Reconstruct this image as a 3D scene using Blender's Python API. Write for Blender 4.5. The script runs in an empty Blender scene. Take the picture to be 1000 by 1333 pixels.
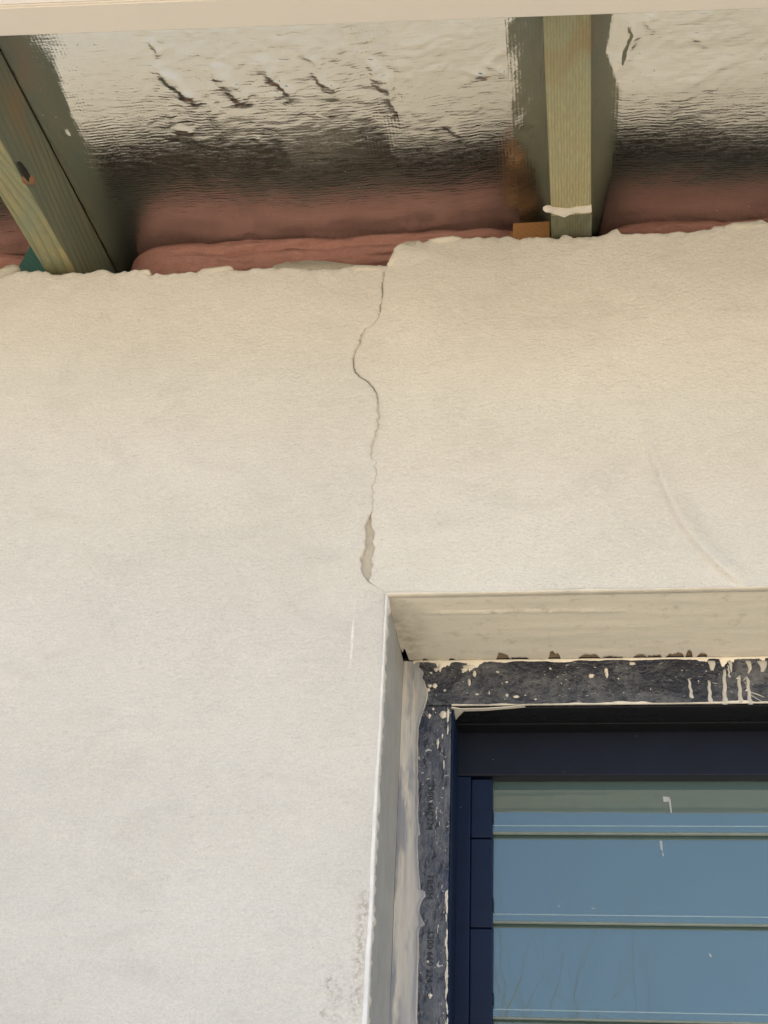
import bpy, bmesh, math, random
import numpy as np
from mathutils import Vector, noise, Matrix, Quaternion

S = bpy.context.scene
COL = S.collection
rad = math.radians

# ------------------------------------------------------------------ camera
FPX, PITCH, YAW, ROLL, DIST, ZCAM = 1700.0, .5544, -.1486, .0513, 1.079, 1.55
_f = np.array([math.sin(YAW)*math.cos(PITCH), math.cos(YAW)*math.cos(PITCH), math.sin(PITCH)])
_r = np.array([math.cos(YAW), -math.sin(YAW), 0.0])
_u = np.cross(_r, _f)
_c, _s = math.cos(ROLL), math.sin(ROLL)
CR, CU = _c*_r + _s*_u, -_s*_r + _c*_u
CP = np.array([0.0, -DIST, ZCAM])
cam_d = bpy.data.cameras.new('camera')
cam = bpy.data.objects.new('camera', cam_d)
COL.objects.link(cam)
m = Matrix(((CR[0], CU[0], -_f[0], CP[0]), (CR[1], CU[1], -_f[1], CP[1]), (CR[2], CU[2], -_f[2], CP[2]), (0, 0, 0, 1)))
cam.matrix_world = m
cam_d.sensor_fit = 'HORIZONTAL'
cam_d.sensor_width = 36
cam_d.lens = 36*FPX/1000
cam_d.clip_start = .02
cam_d.clip_end = 3000
S.camera = cam

# ------------------------------------------------------------------ light
SUN_EL, SUN_AZ = 69.0, 25.0            # behind the house: the wall itself is in open shade
world = bpy.data.worlds.new('World')
S.world = world
world.use_nodes = True
wn = world.node_tree
bg = wn.nodes['Background']
sky = wn.nodes.new('ShaderNodeTexSky')
sky.sky_type = 'NISHITA'
sky.sun_disc = False
sky.sun_elevation = rad(SUN_EL)
sky.sun_rotation = rad(SUN_AZ)
sky.air_density = 1.0
sky.dust_density = .6
sky.ozone_density = 1.0
wn.links.new(sky.outputs[0], bg.inputs[0])
bg.inputs[1].default_value = .15
sd = bpy.data.lights.new('sun', 'SUN')
sd.energy = 4.9
sd.angle = rad(.53)
sd.color = (1, .935, .835)
sun = bpy.data.objects.new('sun', sd)
COL.objects.link(sun)
sdir = Vector((math.sin(rad(SUN_AZ))*math.cos(rad(SUN_EL)), math.cos(rad(SUN_AZ))*math.cos(rad(SUN_EL)), math.sin(rad(SUN_EL))))
sun.rotation_euler = sdir.to_track_quat('Z', 'Y').to_euler()
sun.location = (3, 4, 8)
vs = S.view_settings
vs.view_transform = 'Standard'
vs.look = 'None'
vs.gamma = 1
vs.use_curve_mapping = False
vs.exposure = 1.2

# ------------------------------------------------------------------ helpers
def U(u, v, ax, val):
    """the point of a real plane (x, y or z = val) that the photograph shows at u, v"""
    d = _f + CR*((u-500)/FPX) - CU*((v-666.5)/FPX)
    i = 'xyz'.index(ax)
    return CP + d*((val-CP[i])/d[i])

def link(name, me, mat=None, parent=None, smooth=False):
    o = bpy.data.objects.new(name, me)
    COL.objects.link(o)
    if mat is not None and len(me.materials) == 0:
        me.materials.append(mat)
    if parent is not None:
        o.parent = parent
    if smooth:
        me.polygons.foreach_set('use_smooth', [True]*len(me.polygons))
    return o

def obj(name, verts, faces, mat, parent=None, smooth=False):
    me = bpy.data.meshes.new(name)
    me.from_pydata([tuple(map(float, p)) for p in verts], [], [tuple(map(int, q)) for q in faces])
    me.update()
    return link(name, me, mat, parent, smooth)

def bmo(name, bm, mat, parent=None, smooth=False):
    me = bpy.data.meshes.new(name)
    bm.normal_update()
    bm.to_mesh(me)
    bm.free()
    return link(name, me, mat, parent, smooth)

def tag(o, label=None, cat=None, group=None, kind=None):
    for k, v in (('label', label), ('category', cat), ('group', group), ('kind', kind)):
        if v:
            o[k] = v
    return o

def thing(name, label, cat, loc=(0, 0, 0), group=None):
    o = bpy.data.objects.new(name, None)
    o.empty_display_size = .05
    COL.objects.link(o)
    tag(o, label, cat, group)
    return o

def boxbm(bm, x0, x1, y0, y1, z0, z1, bev=0.0, seg=2):
    vs_ = [bm.verts.new(p) for p in ((x0, y0, z0), (x1, y0, z0), (x1, y1, z0), (x0, y1, z0), (x0, y0, z1), (x1, y0, z1), (x1, y1, z1), (x0, y1, z1))]
    fs = [bm.faces.new([vs_[i] for i in q]) for q in ((3, 2, 1, 0), (4, 5, 6, 7), (0, 1, 5, 4), (1, 2, 6, 5), (2, 3, 7, 6), (3, 0, 4, 7))]
    if bev:
        es = list({e for f in fs for e in f.edges})
        bmesh.ops.bevel(bm, geom=es, offset=bev, segments=seg, affect='EDGES', profile=.5)

def box(name, x0, x1, y0, y1, z0, z1, mat, parent=None, bev=0.0):
    bm = bmesh.new()
    boxbm(bm, x0, x1, y0, y1, z0, z1, bev)
    return bmo(name, bm, mat, parent)

def grid(name, X, Y, Z, mat, parent=None, flip=False, smooth=True):
    r, c = X.shape
    V = np.stack([X, Y, Z], -1).reshape(-1, 3)
    i = np.arange(r*c).reshape(r, c)
    q = np.stack([i[:-1, :-1], i[:-1, 1:], i[1:, 1:], i[1:, :-1]], -1).reshape(-1, 4)
    if flip:
        q = q[:, ::-1]
    me = bpy.data.meshes.new(name)
    me.vertices.add(len(V))
    me.vertices.foreach_set('co', V.astype(np.float32).ravel())
    me.loops.add(q.size)
    me.loops.foreach_set('vertex_index', q.astype(np.int32).ravel())
    me.polygons.add(len(q))
    me.polygons.foreach_set('loop_start', np.arange(0, q.size, 4, dtype=np.int32))
    me.update(calc_edges=True)
    me.validate()
    return link(name, me, mat, parent, smooth)

def vnoise(P, seed=0):
    """smooth value noise on an (n,3) array, -1..1"""
    P = np.asarray(P, float) + 37.7*seed + 1000.0
    i = np.floor(P).astype(np.int64)
    f = P - i
    f = f*f*(3-2*f)
    def h(a, b, c):
        n = (a*374761393 + b*668265263 + c*2147483647 + seed*1274126177) & 0xffffffff
        n = ((n ^ (n >> 13))*1274126177) & 0xffffffff
        return ((n ^ (n >> 16)) & 0xffff)/32767.5 - 1
    r = 0
    for dx in (0, 1):
        wx = f[..., 0] if dx else 1-f[..., 0]
        for dy in (0, 1):
            wy = f[..., 1] if dy else 1-f[..., 1]
            for dz in (0, 1):
                wz = f[..., 2] if dz else 1-f[..., 2]
                r = r + wx*wy*wz*h(i[..., 0]+dx, i[..., 1]+dy, i[..., 2]+dz)
    return r

def fbm(X, Y, Z, s, seed=0, octv=3):
    P = np.stack(np.broadcast_arrays(X, Y, Z), -1)*s
    r, a = 0, 1
    for k in range(octv):
        r = r + a*vnoise(P*(2.03**k), seed+k)
        a *= .5
    return r

def mesh_text(name, text, size, mat, mw, parent):
    cu = bpy.data.curves.new('lettering', 'FONT')
    cu.body = text
    cu.size = size
    cu.align_x = 'CENTER'
    cu.resolution_u = 2
    cu.extrude = .00015
    t = bpy.data.objects.new('lettering', cu)
    COL.objects.link(t)
    dg = bpy.context.evaluated_depsgraph_get()
    me = bpy.data.meshes.new_from_object(t.evaluated_get(dg))
    bpy.data.objects.remove(t)
    me.transform(mw)
    me.materials.clear()
    return link(name, me, mat, parent)

# ------------------------------------------------------------------ materials
class NT:
    def __init__(s, name):
        s.m = bpy.data.materials.new(name)
        s.m.use_nodes = True
        s.t = s.m.node_tree
        s.b = s.t.nodes['Principled BSDF']
        s.out = s.t.nodes['Material Output']
        s.co = s.t.nodes.new('ShaderNodeNewGeometry').outputs['Position']
    def n(s, k, **kw):
        x = s.t.nodes.new(k)
        for a, v in kw.items():
            setattr(x, a, v)
        return x
    def l(s, a, b):
        s.t.links.new(a, b)
    def put(s, sock, v):
        if hasattr(v, 'links') or isinstance(v, bpy.types.NodeSocket):
            s.l(v, sock)
        else:
            sock.default_value = v
    def mapping(s, scale=(1, 1, 1), rot=(0, 0, 0), loc=(0, 0, 0), src=None):
        x = s.n('ShaderNodeMapping')
        s.l(src or s.co, x.inputs[0])
        x.inputs['Scale'].default_value = scale
        x.inputs['Rotation'].default_value = rot
        x.inputs['Location'].default_value = loc
        return x.outputs[0]
    def noise(s, scale, detail=3, rough=.55, dist=0, vec=None):
        x = s.n('ShaderNodeTexNoise')
        s.l(vec or s.co, x.inputs['Vector'])
        x.inputs['Scale'].default_value = scale
        x.inputs['Detail'].default_value = detail
        x.inputs['Roughness'].default_value = rough
        x.inputs['Distortion'].default_value = dist
        return x.outputs['Fac']
    def voro(s, scale, vec=None, feature='F1'):
        x = s.n('ShaderNodeTexVoronoi', feature=feature)
        s.l(vec or s.co, x.inputs['Vector'])
        x.inputs['Scale'].default_value = scale
        return x.outputs['Distance']
    def ramp(s, fac, stops):
        x = s.n('ShaderNodeValToRGB')
        s.l(fac, x.inputs[0])
        e = x.color_ramp.elements
        while len(e) < len(stops):
            e.new(.5)
        for k, (p, c) in enumerate(stops):
            e[k].position = p
            e[k].color = (c, c, c, 1) if not hasattr(c, '__len__') else (*c, 1)
        return x.outputs[0]
    def mix(s, fac, a, b, mode='MIX'):
        x = s.n('ShaderNodeMix', data_type='RGBA', blend_type=mode)
        s.put(x.inputs[0], fac)
        s.put(x.inputs[6], a if not isinstance(a, tuple) else (*a, 1))
        s.put(x.inputs[7], b if not isinstance(b, tuple) else (*b, 1))
        return x.outputs[2]
    def math(s, op, a, b=0.0, c=0.0, clamp=False):
        x = s.n('ShaderNodeMath', operation=op)
        x.use_clamp = clamp
        s.put(x.inputs[0], a)
        s.put(x.inputs[1], b)
        s.put(x.inputs[2], c)
        return x.outputs[0]
    def bump(s, h, dist, strength=1.0, prev=None):
        x = s.n('ShaderNodeBump')
        s.l(h, x.inputs['Height'])
        x.inputs['Distance'].default_value = dist
        x.inputs['Strength'].default_value = strength
        if prev is not None:
            s.l(prev, x.inputs['Normal'])
        return x.outputs[0]
    def done(s, col, rough=.9, nor=None, **kw):
        s.put(s.b.inputs['Base Color'], col if not isinstance(col, tuple) else (*col, 1))
        s.put(s.b.inputs['Roughness'], rough)
        if nor is not None:
            s.l(nor, s.b.inputs['Normal'])
        for k, v in kw.items():
            s.put(s.b.inputs[k.replace('_', ' ')], v)
        return s.m
    def blob(s, c, rx, rz, edge=.5):
        """soft ellipse mask round a point of the wall"""
        mp = s.mapping(scale=(1/rx, 0, 1/rz), loc=(-c[0]/rx, 0, -c[2]/rz))
        x = s.n('ShaderNodeVectorMath', operation='LENGTH')
        s.l(mp, x.inputs[0])
        return s.ramp(x.outputs['Value'], [(1-edge, 1.0), (1.0, 0.0)])

def render_mat(name, base, dirty, grain=1.0, marks=False):
    k = NT(name)
    fine = k.noise(330, 4, .65, vec=k.mapping((.55, 1, 1)))
    mid = k.noise(60, 4, .6)
    big = k.noise(5.5, 4, .55, .4)
    swirl = k.noise(16, 5, .6, 1.2, vec=k.mapping((.5, 1, 1)))
    c = k.mix(k.ramp(big, [(.32, 0.), (.7, 1.)]), base, dirty)
    c = k.mix(k.math('MULTIPLY', k.ramp(swirl, [(.52, 0.), (.72, 1.)]), .35), c, tuple(x*.82 for x in dirty))
    c = k.mix(k.math('MULTIPLY', k.ramp(mid, [(.3, 1.), (.5, 0.)]), .22), c, tuple(x*1.12 for x in base))
    pore = k.noise(680, 3, .7, .4, vec=k.mapping((.7, 1, 1)))
    c = k.mix(k.math('MULTIPLY', k.ramp(pore, [(.40, 1.), (.56, 0.)]), .26*grain), c, tuple(x*.72 for x in dirty))
    c = k.mix(k.math('MULTIPLY', k.ramp(pore, [(.56, 0.), (.70, 1.)]), .22*grain), c, tuple(min(.8, x*1.2) for x in base))
    specks = k.ramp(k.noise(300, 4, .65, 1., vec=k.mapping((.55, 1, 1.1))), [(.58, 0.), (.70, 1.)])
    c = k.mix(k.math('MULTIPLY', specks, .30*grain), c, tuple(x*.6 for x in dirty))
    if marks:
        for uv, rx, rz, a in (((430, 1281), .006, .009, .6), ((418, 1318), .006, .008, .5), ((440, 1300), .012, .035, .3)):
            bl = k.blob(U(*uv, 'y', 0), rx, rz, .7)
            f = k.math('MULTIPLY', k.math('MULTIPLY', bl, k.ramp(k.noise(240, 3, .7), [(.47, 0.), (.6, 1.)])), a)
            c = k.mix(f, c, (.24, .205, .16))
        # grime that creeps in from the corner bead, low down
        for uv, rz in (((474, 1185), .024), ((468, 1240), .035), ((463, 1300), .022)):
            bl = k.blob(U(*uv, 'y', 0), .0075, rz, .75)
            f = k.math('MULTIPLY', bl, k.ramp(k.noise(230, 3, .7), [(.46, 0.), (.58, 1.)]))
            c = k.mix(k.math('MULTIPLY', f, .55), c, (.27, .23, .185))
        a = U(458, 835, 'y', 0)
        bl = k.math('MULTIPLY', k.blob(a, .0017, .030, .5), k.ramp(k.noise(150, 3, .6), [(.35, .3), (.6, 1.)]))
        c = k.mix(k.math('MULTIPLY', bl, .7), c, (.82, .81, .79))
    h = k.math('ADD', k.math('MULTIPLY', fine, 1.0), k.math('MULTIPLY', k.noise(130, 4, .6, .5), .8))
    n1 = k.bump(h, .0015*grain, .9)
    n2 = k.bump(swirl, .004, .35, n1)
    return k.done(c, .93, n2, Specular_IOR_Level=.25)

M = {}
M['render_left'] = render_mat('dry_render', (.622, .604, .568), (.565, .547, .512), 1.0, True)
M['render_right'] = render_mat('dry_render_patch', (.645, .625, .582), (.585, .563, .518), 1.0)
M['darker_render'] = render_mat('darker_render', (.52, .475, .40), (.44, .40, .33))
M['reveal'] = None

def reveal_mat():
    k = NT('trowelled_reveal')
    st = k.noise(26, 5, .6, .3, vec=k.mapping((.12, 1, 1)))
    c = k.mix(k.ramp(st, [(.25, 0.), (.8, 1.)]), (.82, .79, .70), (.775, .74, .645))
    e = U(660, 850, 'z', 2.1336)
    sp = k.ramp(k.noise(70, 4, .65), [(.56, 0.), (.72, 1.)])
    c = k.mix(k.math('MULTIPLY', sp, .35), c, (.36, .31, .24))
    # patchy brown tone, fading out from the corner of the opening
    mp = k.mapping((1/.035, 1/.13, 0), loc=(.150/.035, -.10/.13, 0))
    ln = k.n('ShaderNodeVectorMath', operation='LENGTH')
    k.l(mp, ln.inputs[0])
    f = k.math('MULTIPLY', k.ramp(ln.outputs['Value'], [(.2, 1.), (1., 0.)]), k.ramp(k.noise(60, 4, .6), [(.35, .1), (.65, 1.)]))
    c = k.mix(k.math('MULTIPLY', f, .55), c, (.28, .23, .165))
    n = k.bump(st, .003, .5)
    n = k.bump(k.noise(300, 3, .6), .0006, .6, n)
    return k.done(c, .85, n, Specular_IOR_Level=.3)
M['reveal'] = reveal_mat()

def flat(name, c, rough=.5, bump=0, scale=200, var=.09, **kw):
    k = NT(name)
    v = k.mix(k.ramp(k.noise(scale*.25, 4, .6), [(.35, 0.), (.65, 1.)]), tuple(x*(1-var) for x in c), tuple(min(1, x*(1+var)) for x in c))
    n = k.bump(k.noise(scale, 3, .6), bump, .6) if bump else None
    return k.done(v, rough, n, **kw)

M['bead'] = flat('white_bead', (.70, .70, .69), .55, .0004)
M['jamb'] = flat('grey_skim', (.335, .34, .342), .8, .0006, 120)
M['core'] = flat('brown_core', (.085, .058, .036), .95, .002, 120)
M['cavity'] = flat('dark_cavity', (.035, .028, .022), .95, .002, 80)
M['packing'] = flat('brown_packing', (.27, .195, .12), .95, .003, 150)
M['lump'] = flat('plaster_lump', (.60, .57, .50), .9, .002, 150)
M['fascia'] = flat('cream_paint', (.62, .59, .545), .6, .0001, 60, var=.015)
M['gutter'] = flat('white_gutter_paint', (.80, .79, .80), .35, var=.01)
M['splash'] = flat('plaster_splash', (.66, .63, .57), .85, .0006, 300)
M['drip'] = flat('run_plaster', (.47, .46, .44), .8, .0008, 260)
M['haze'] = flat('plaster_film', (.40, .41, .43), .8, .0005, 300)
M['ink'] = flat('black_print', (.008, .009, .012), .45)
M['roofing'] = flat('roofing', (.22, .22, .22), .5)
M['shell'] = flat('house_shell', (.5, .47, .42), .9)
M['packer'] = None

def wood_mat(name, pale, dark, tint, scale=230, knot=None, ring=(.45, .65), wav=2.2, bands='DIAGONAL', wamt=.012):
    """treated pine, grain running along y"""
    k = NT(name)
    vec = k.mapping((1, .03, 1))
    warp = k.noise(9, 3, .5, vec=k.mapping((1, .35, 1)))
    comb = k.n('ShaderNodeVectorMath', operation='ADD')
    sc = k.n('ShaderNodeVectorMath', operation='SCALE')
    cx = k.n('ShaderNodeCombineXYZ')
    k.l(warp, cx.inputs[0]); k.l(warp, cx.inputs[2])
    k.l(cx.outputs[0], sc.inputs[0]); sc.inputs['Scale'].default_value = wamt
    k.l(vec, comb.inputs[0]); k.l(sc.outputs[0], comb.inputs[1])
    gv = comb.outputs[0]
    if knot is not None:
        # rings swell round the knot
        d = k.n('ShaderNodeVectorMath', operation='DISTANCE')
        mp = k.mapping((1, .42, 1), loc=(0, 0, 0))
        k.l(mp, d.inputs[0]); d.inputs[1].default_value = (knot[0], knot[1]*.42, knot[2])
        g = k.math('MULTIPLY', k.math('POWER', 2.718, k.math('MULTIPLY', d.outputs['Value'], -38.)), .055)
        c2 = k.n('ShaderNodeCombineXYZ'); k.l(g, c2.inputs[0]); k.l(g, c2.inputs[2])
        a2 = k.n('ShaderNodeVectorMath', operation='ADD')
        k.l(gv, a2.inputs[0]); k.l(c2.outputs[0], a2.inputs[1]); gv = a2.outputs[0]
    w = k.n('ShaderNodeTexWave', wave_type='BANDS', bands_direction=bands, wave_profile='SAW')
    k.l(gv, w.inputs[0])
    w.inputs['Scale'].default_value = scale*.32
    w.inputs['Distortion'].default_value = wav
    w.inputs['Detail'].default_value = 3
    w.inputs['Detail Scale'].default_value = 1.4
    fib = k.noise(900, 3, .6, vec=k.mapping((1, .02, 1)))
    rg = k.ramp(w.outputs['Fac'], [(ring[0], 0.), (ring[1], .35), (.97, 1.)])
    c = k.mix(k.math('MULTIPLY', rg, .75), pale, dark)
    c = k.mix(k.math('MULTIPLY', k.ramp(fib, [(.4, 1.), (.62, 0.)]), .35), c, tuple(x*.55 for x in dark))
    blot = k.ramp(k.noise(11, 4, .6, .6, vec=k.mapping((1, .6, 1), loc=(.3, .2, .1))), [(.45, 0.), (.66, 1.)])
    c = k.mix(k.math('MULTIPLY', blot, .7), c, tint, 'MIX')
    c = k.mix(k.math('MULTIPLY', k.ramp(k.noise(14, 3, .6, vec=k.mapping((1, .5, 1), loc=(5, 2, 0))), [(.58, 0.), (.75, 1.)]), .5), c, (.30, .155, .06))
    n = k.bump(rg, .0006, .6)
    n = k.bump(fib, .0006, .6, n)
    return k.done(c, .62, n, Specular_IOR_Level=.35)

M['pine_r'] = wood_mat('treated_pine', (.41, .38, .225), (.24, .23, .125), (.30, .33, .22), 330, wav=.5, bands='X', wamt=.004)
M['pine_l'] = wood_mat('knotty_treated_pine', (.37, .32, .165), (.15, .135, .06), (.17, .22, .16), 150, knot=(-.545, -.205, 2.575))
M['pine_side'] = wood_mat('shaded_pine_side', (.20, .21, .14), (.10, .11, .07), (.13, .16, .125), 150)  # rafter sides darker than the underside: shade put into the wood colour
M['pine_side2'] = wood_mat('dimmed_pine_side', (.26, .255, .17), (.15, .15, .10), (.17, .19, .14), 260)  # same for the straight rafter: dimness of its sides painted into the colour
M['plate'] = wood_mat('grey_green_plate', (.30, .31, .25), (.20, .21, .16), (.24, .27, .22))
M['batten'] = wood_mat('brown_batten', (.15, .105, .065), (.09, .06, .035), (.12, .085, .05))
M['packer'] = wood_mat('orange_brown_packer', (.33, .165, .06), (.24, .11, .035), (.30, .14, .05), ring=(.6, .8))
M['teal'] = wood_mat('teal_block', (.03, .12, .105), (.02, .07, .06), (.03, .11, .10))

def batt_mat():
    k = NT('pink_glasswool')
    fib = k.noise(120, 5, .7, 1.5, vec=k.mapping((.35, .35, 1)))
    tuft = k.noise(420, 4, .75, 2., vec=k.mapping((.5, .5, 1)))
    big = k.noise(14, 4, .6, .8)
    c = k.mix(k.ramp(big, [(.3, 0.), (.7, 1.)]), (.57, .315, .265), (.47, .24, .205))
    c = k.mix(k.math('MULTIPLY', k.ramp(fib, [(.5, 0.), (.75, 1.)]), .4), c, (.68, .40, .34))
    c = k.mix(k.math('MULTIPLY', k.ramp(tuft, [(.38, 1.), (.55, 0.)]), .35), c, (.30, .13, .105))
    n = k.bump(fib, .004, .8)
    n = k.bump(tuft, .003, .8, n)
    n = k.bump(k.noise(60, 4, .7, 2), .003, .5, n)
    return k.done(c, 1.0, n, Specular_IOR_Level=.05)
M['batt'] = batt_mat()

def foil_mat():
    k = NT('reinforced_foil')
    # woven scrim: fine ridges across the sheet, fainter ones along it
    warp = k.noise(22, 3, .55)
    off = k.n('ShaderNodeCombineXYZ'); k.l(k.math('MULTIPLY', warp, .014), off.inputs[1])
    ad = k.n('ShaderNodeVectorMath', operation='ADD'); k.l(k.co, ad.inputs[0]); k.l(off.outputs[0], ad.inputs[1])
    w = k.n('ShaderNodeTexWave', wave_type='BANDS', bands_direction='Y', wave_profile='SIN')
    k.l(ad.outputs[0], w.inputs[0])
    w.inputs['Scale'].default_value = 72; w.inputs['Distortion'].default_value = 2.6; w.inputs['Detail'].default_value = 2
    w2 = k.n('ShaderNodeTexWave', wave_type='BANDS', bands_direction='X', wave_profile='SIN')
    k.l(k.co, w2.inputs[0]); w2.inputs['Scale'].default_value = 85
    cr = k.noise(150, 4, .66, .6, vec=k.mapping((.42, 1, 1)))
    cr2 = k.noise(34, 3, .55, .8, vec=k.mapping((.5, 1, 1), loc=(3, 1, 0)))
    dust = k.ramp(k.noise(240, 4, .7), [(.62, 0.), (.72, 1.)])
    pk = k.ramp(k.voro(95, vec=k.mapping((1, 1.4, 1))), [(.05, 1.), (.085, 0.)])
    pk = k.math('MULTIPLY', pk, k.ramp(k.noise(9, 2), [(.55, 0.), (.62, 1.)]))
    n = k.bump(k.math('MULTIPLY', w.outputs['Fac'], k.ramp(k.noise(48, 3, .6), [(.32, .1), (.7, 1.)])), .00011, 1.0)
    n = k.bump(w2.outputs['Fac'], .00003, 1.0, n)
    n = k.bump(cr, .00048, 1.0, n)
    n = k.bump(cr2, .0005, .8, n)
    n = k.bump(pk, .0006, 1.0, n)
    c = k.mix(k.math('MULTIPLY', dust, .25), (.83, .86, .875), (.62, .61, .60))
    sx = k.n('ShaderNodeSeparateXYZ'); k.l(k.co, sx.inputs[0])
    nearw = k.ramp(k.math('ADD', sx.outputs[1], .15), [(.04, 0.), (.2, 1.)])      # fibre dust towards the wall
    fleck = k.ramp(k.voro(62, vec=k.mapping((.8, 1.5, 1))), [(.035, 1.), (.05, 0.)])  # bright sparkle of the foil, painted in as pale flecks
    fleck = k.math('MULTIPLY', fleck, k.ramp(k.noise(13, 2), [(.50, 0.), (.56, 1.)]))
    dust = k.math('MAXIMUM', dust, k.math('MULTIPLY', fleck, 1.0))
    c = k.mix(fleck, c, (.85, .84, .82))
    return k.done(c, k.math('ADD', k.math('MULTIPLY', nearw, .13), k.math('ADD', .06, k.math('MULTIPLY', k.noise(40, 3), .07))), n, Metallic=k.math('SUBTRACT', k.math('SUBTRACT', .97, k.math('MULTIPLY', dust, .12)), k.math('MULTIPLY', fleck, .8), clamp=True))
M['foil'] = foil_mat()

def frame_mat(name, c, film=0.0, stretch=(.75, 1, 1)):
    k = NT(name)
    col = k.mix(k.ramp(k.noise(30, 4, .6), [(.3, 0.), (.7, 1.)]), c, tuple(x*1.35 for x in c))
    rough = .5
    n = k.bump(k.noise(500, 2, .5), .00015, .6)
    if film:
        wv = k.n('ShaderNodeVectorMath', operation='ADD')
        wn_ = k.n('ShaderNodeTexNoise'); k.l(k.co, wn_.inputs['Vector']); wn_.inputs['Scale'].default_value = 160; wn_.inputs['Detail'].default_value = 3
        ws = k.n('ShaderNodeVectorMath', operation='SCALE'); k.l(wn_.outputs['Color'], ws.inputs[0]); ws.inputs['Scale'].default_value = .006
        k.l(k.co, wv.inputs[0]); k.l(ws.outputs[0], wv.inputs[1])
        wrap = k.noise(75, 3, .6, vec=k.mapping(stretch))
        cell = k.voro(165, vec=k.mapping(stretch, src=wv.outputs[0]))
        bub = k.ramp(cell, [(.20, 0.), (.42, 1.)])
        zone = k.ramp(k.noise(24, 4, .7, .9, vec=k.mapping(stretch)), [(.40, .06), (.64, 1.)])
        fine = k.ramp(k.noise(300, 4, .75, 1.2, vec=k.mapping(stretch)), [(.35, .35), (.66, 1.)])
        hz = k.math('MULTIPLY', k.math('MULTIPLY', zone, fine), k.math('ADD', .50, k.math('MULTIPLY', bub, .50)))
        col = k.mix(k.math('MULTIPLY', hz, film), col, (.25, .26, .285))
        glint = k.ramp(k.noise(170, 4, .7, 2.6, vec=k.mapping(tuple(q*w for q, w in zip(stretch, (.55, 1, 1.2))), loc=(4, 2, 9))), [(.635, 0.), (.665, 1.)])
        glint = k.math('MULTIPLY', glint, k.ramp(k.noise(18, 3, .6, vec=k.mapping(loc=(1, 7, 3))), [(.44, 0.), (.58, 1.)]))
        col = k.mix(k.math('MULTIPLY', glint, .8), col, (.58, .57, .55))
        n = k.bump(bub, .0009, .8, n)
        n = k.bump(fine, .0006, .7, n)
        n = k.bump(wrap, .0024, .9, n)
        rough = k.math('ADD', .14, k.math('MULTIPLY', hz, .5))
    else:
        spl = k.ramp(k.voro(110), [(.045, 1.), (.07, 0.)])
        spl = k.math('MULTIPLY', spl, k.ramp(k.noise(25, 2), [(.55, 0.), (.65, 1.)]))
        col = k.mix(k.math('MULTIPLY', spl, .35), col, (.4, .4, .42))
    return k.done(col, rough, n, Specular_IOR_Level=.5 if film else .22)
M['flange'] = frame_mat('filmed_frame', (.010, .0135, .027), .60)
M['navy'] = frame_mat('navy_frame', (.0025, .0095, .033))
M['flange_jamb'] = frame_mat('filmed_frame_jamb', (.012, .016, .034), .62, (1, 1, .4))
M['rail'] = frame_mat('dark_navy_rail', (.005, .0075, .017))
M['dark'] = frame_mat('dark_frame', (.007, .008, .011))

def smear_mat():
    k = NT('thin_plaster_smear')
    st = k.noise(40, 5, .6, .5, vec=k.mapping((1.6, 1, .12)))
    c = k.mix(k.ramp(st, [(.36, 0.), (.64, 1.)]), (.62, .58, .51), (.33, .34, .365))
    c = k.mix(k.math('MULTIPLY', k.ramp(k.noise(30, 4, .65, vec=k.mapping((2, 1, .3), loc=(2, 3, 1))), [(.50, 0.), (.62, 1.)]), .8), c, (.19, .215, .27))
    c = k.mix(k.math('MULTIPLY', k.ramp(k.noise(55, 4, .65, vec=k.mapping((1.5, 1, .25), loc=(7, 3, 1))), [(.56, 0.), (.72, 1.)]), .5), c, (.36, .28, .19))
    return k.done(c, .85, k.bump(st, .0012, .6), Specular_IOR_Level=.3)
M['smear'] = smear_mat()

def glass_mat():
    k = NT('louvre_glass')
    t = k.t
    tint = k.mix(k.ramp(k.noise(6, 3), [(.3, 0.), (.7, 1.)]), (.085, .145, .15), (.095, .16, .165))
    dif = k.n('ShaderNodeBsdfDiffuse'); k.l(tint, dif.inputs[0])
    tr = k.n('ShaderNodeBsdfTransparent'); tr.inputs[0].default_value = (.55, .68, .64, 1)
    gl = k.n('ShaderNodeBsdfGlossy'); gl.inputs['Roughness'].default_value = .015
    gl.inputs[0].default_value = (.97, .985, .95, 1)
    m1 = k.n('ShaderNodeMixShader'); m1.inputs[0].default_value = .25
    k.l(dif.outputs[0], m1.inputs[1]); k.l(tr.outputs[0], m1.inputs[2])
    fr = k.n('ShaderNodeFresnel'); fr.inputs[0].default_value = 1.78
    f2 = k.math('MULTIPLY', fr.outputs[0], 1.9, clamp=True)
    m2 = k.n('ShaderNodeMixShader'); k.l(f2, m2.inputs[0])
    k.l(m1.outputs[0], m2.inputs[1]); k.l(gl.outputs[0], m2.inputs[2])
    nb = k.bump(k.noise(7, 2), .002, .25)
    k.l(nb, gl.inputs['Normal'])
    k.l(m2.outputs[0], k.out.inputs[0])
    return k.m
M['glass'] = glass_mat()
M['glassline'] = flat('lit_edge_line', (.24, .33, .36), .2)
M['glassedge'] = flat('glass_edge', (.22, .26, .24), .25)

def ground_mat():
    k = NT('dry_clay_ground')
    c = k.mix(k.ramp(k.noise(.7, 5, .6), [(.35, 0.), (.65, 1.)]), (.60, .495, .345), (.50, .40, .275))
    c = k.mix(k.ramp(k.noise(9, 5, .7), [(.5, 0.), (.7, 1.)]), c, (.50, .44, .34))
    return k.done(c, .95, k.bump(k.noise(14, 5, .65), .03, .7))
M['ground'] = ground_mat()
M['bark'] = flat('grey_bark', (.17, .15, .11), .9, .004, 40)

# ------------------------------------------------------------------ the setting
bm = bmesh.new()
bmesh.ops.create_grid(bm, x_segments=2, y_segments=2, size=1500)
tag(bmo('ground', bm, M['ground']), kind='structure')

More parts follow.
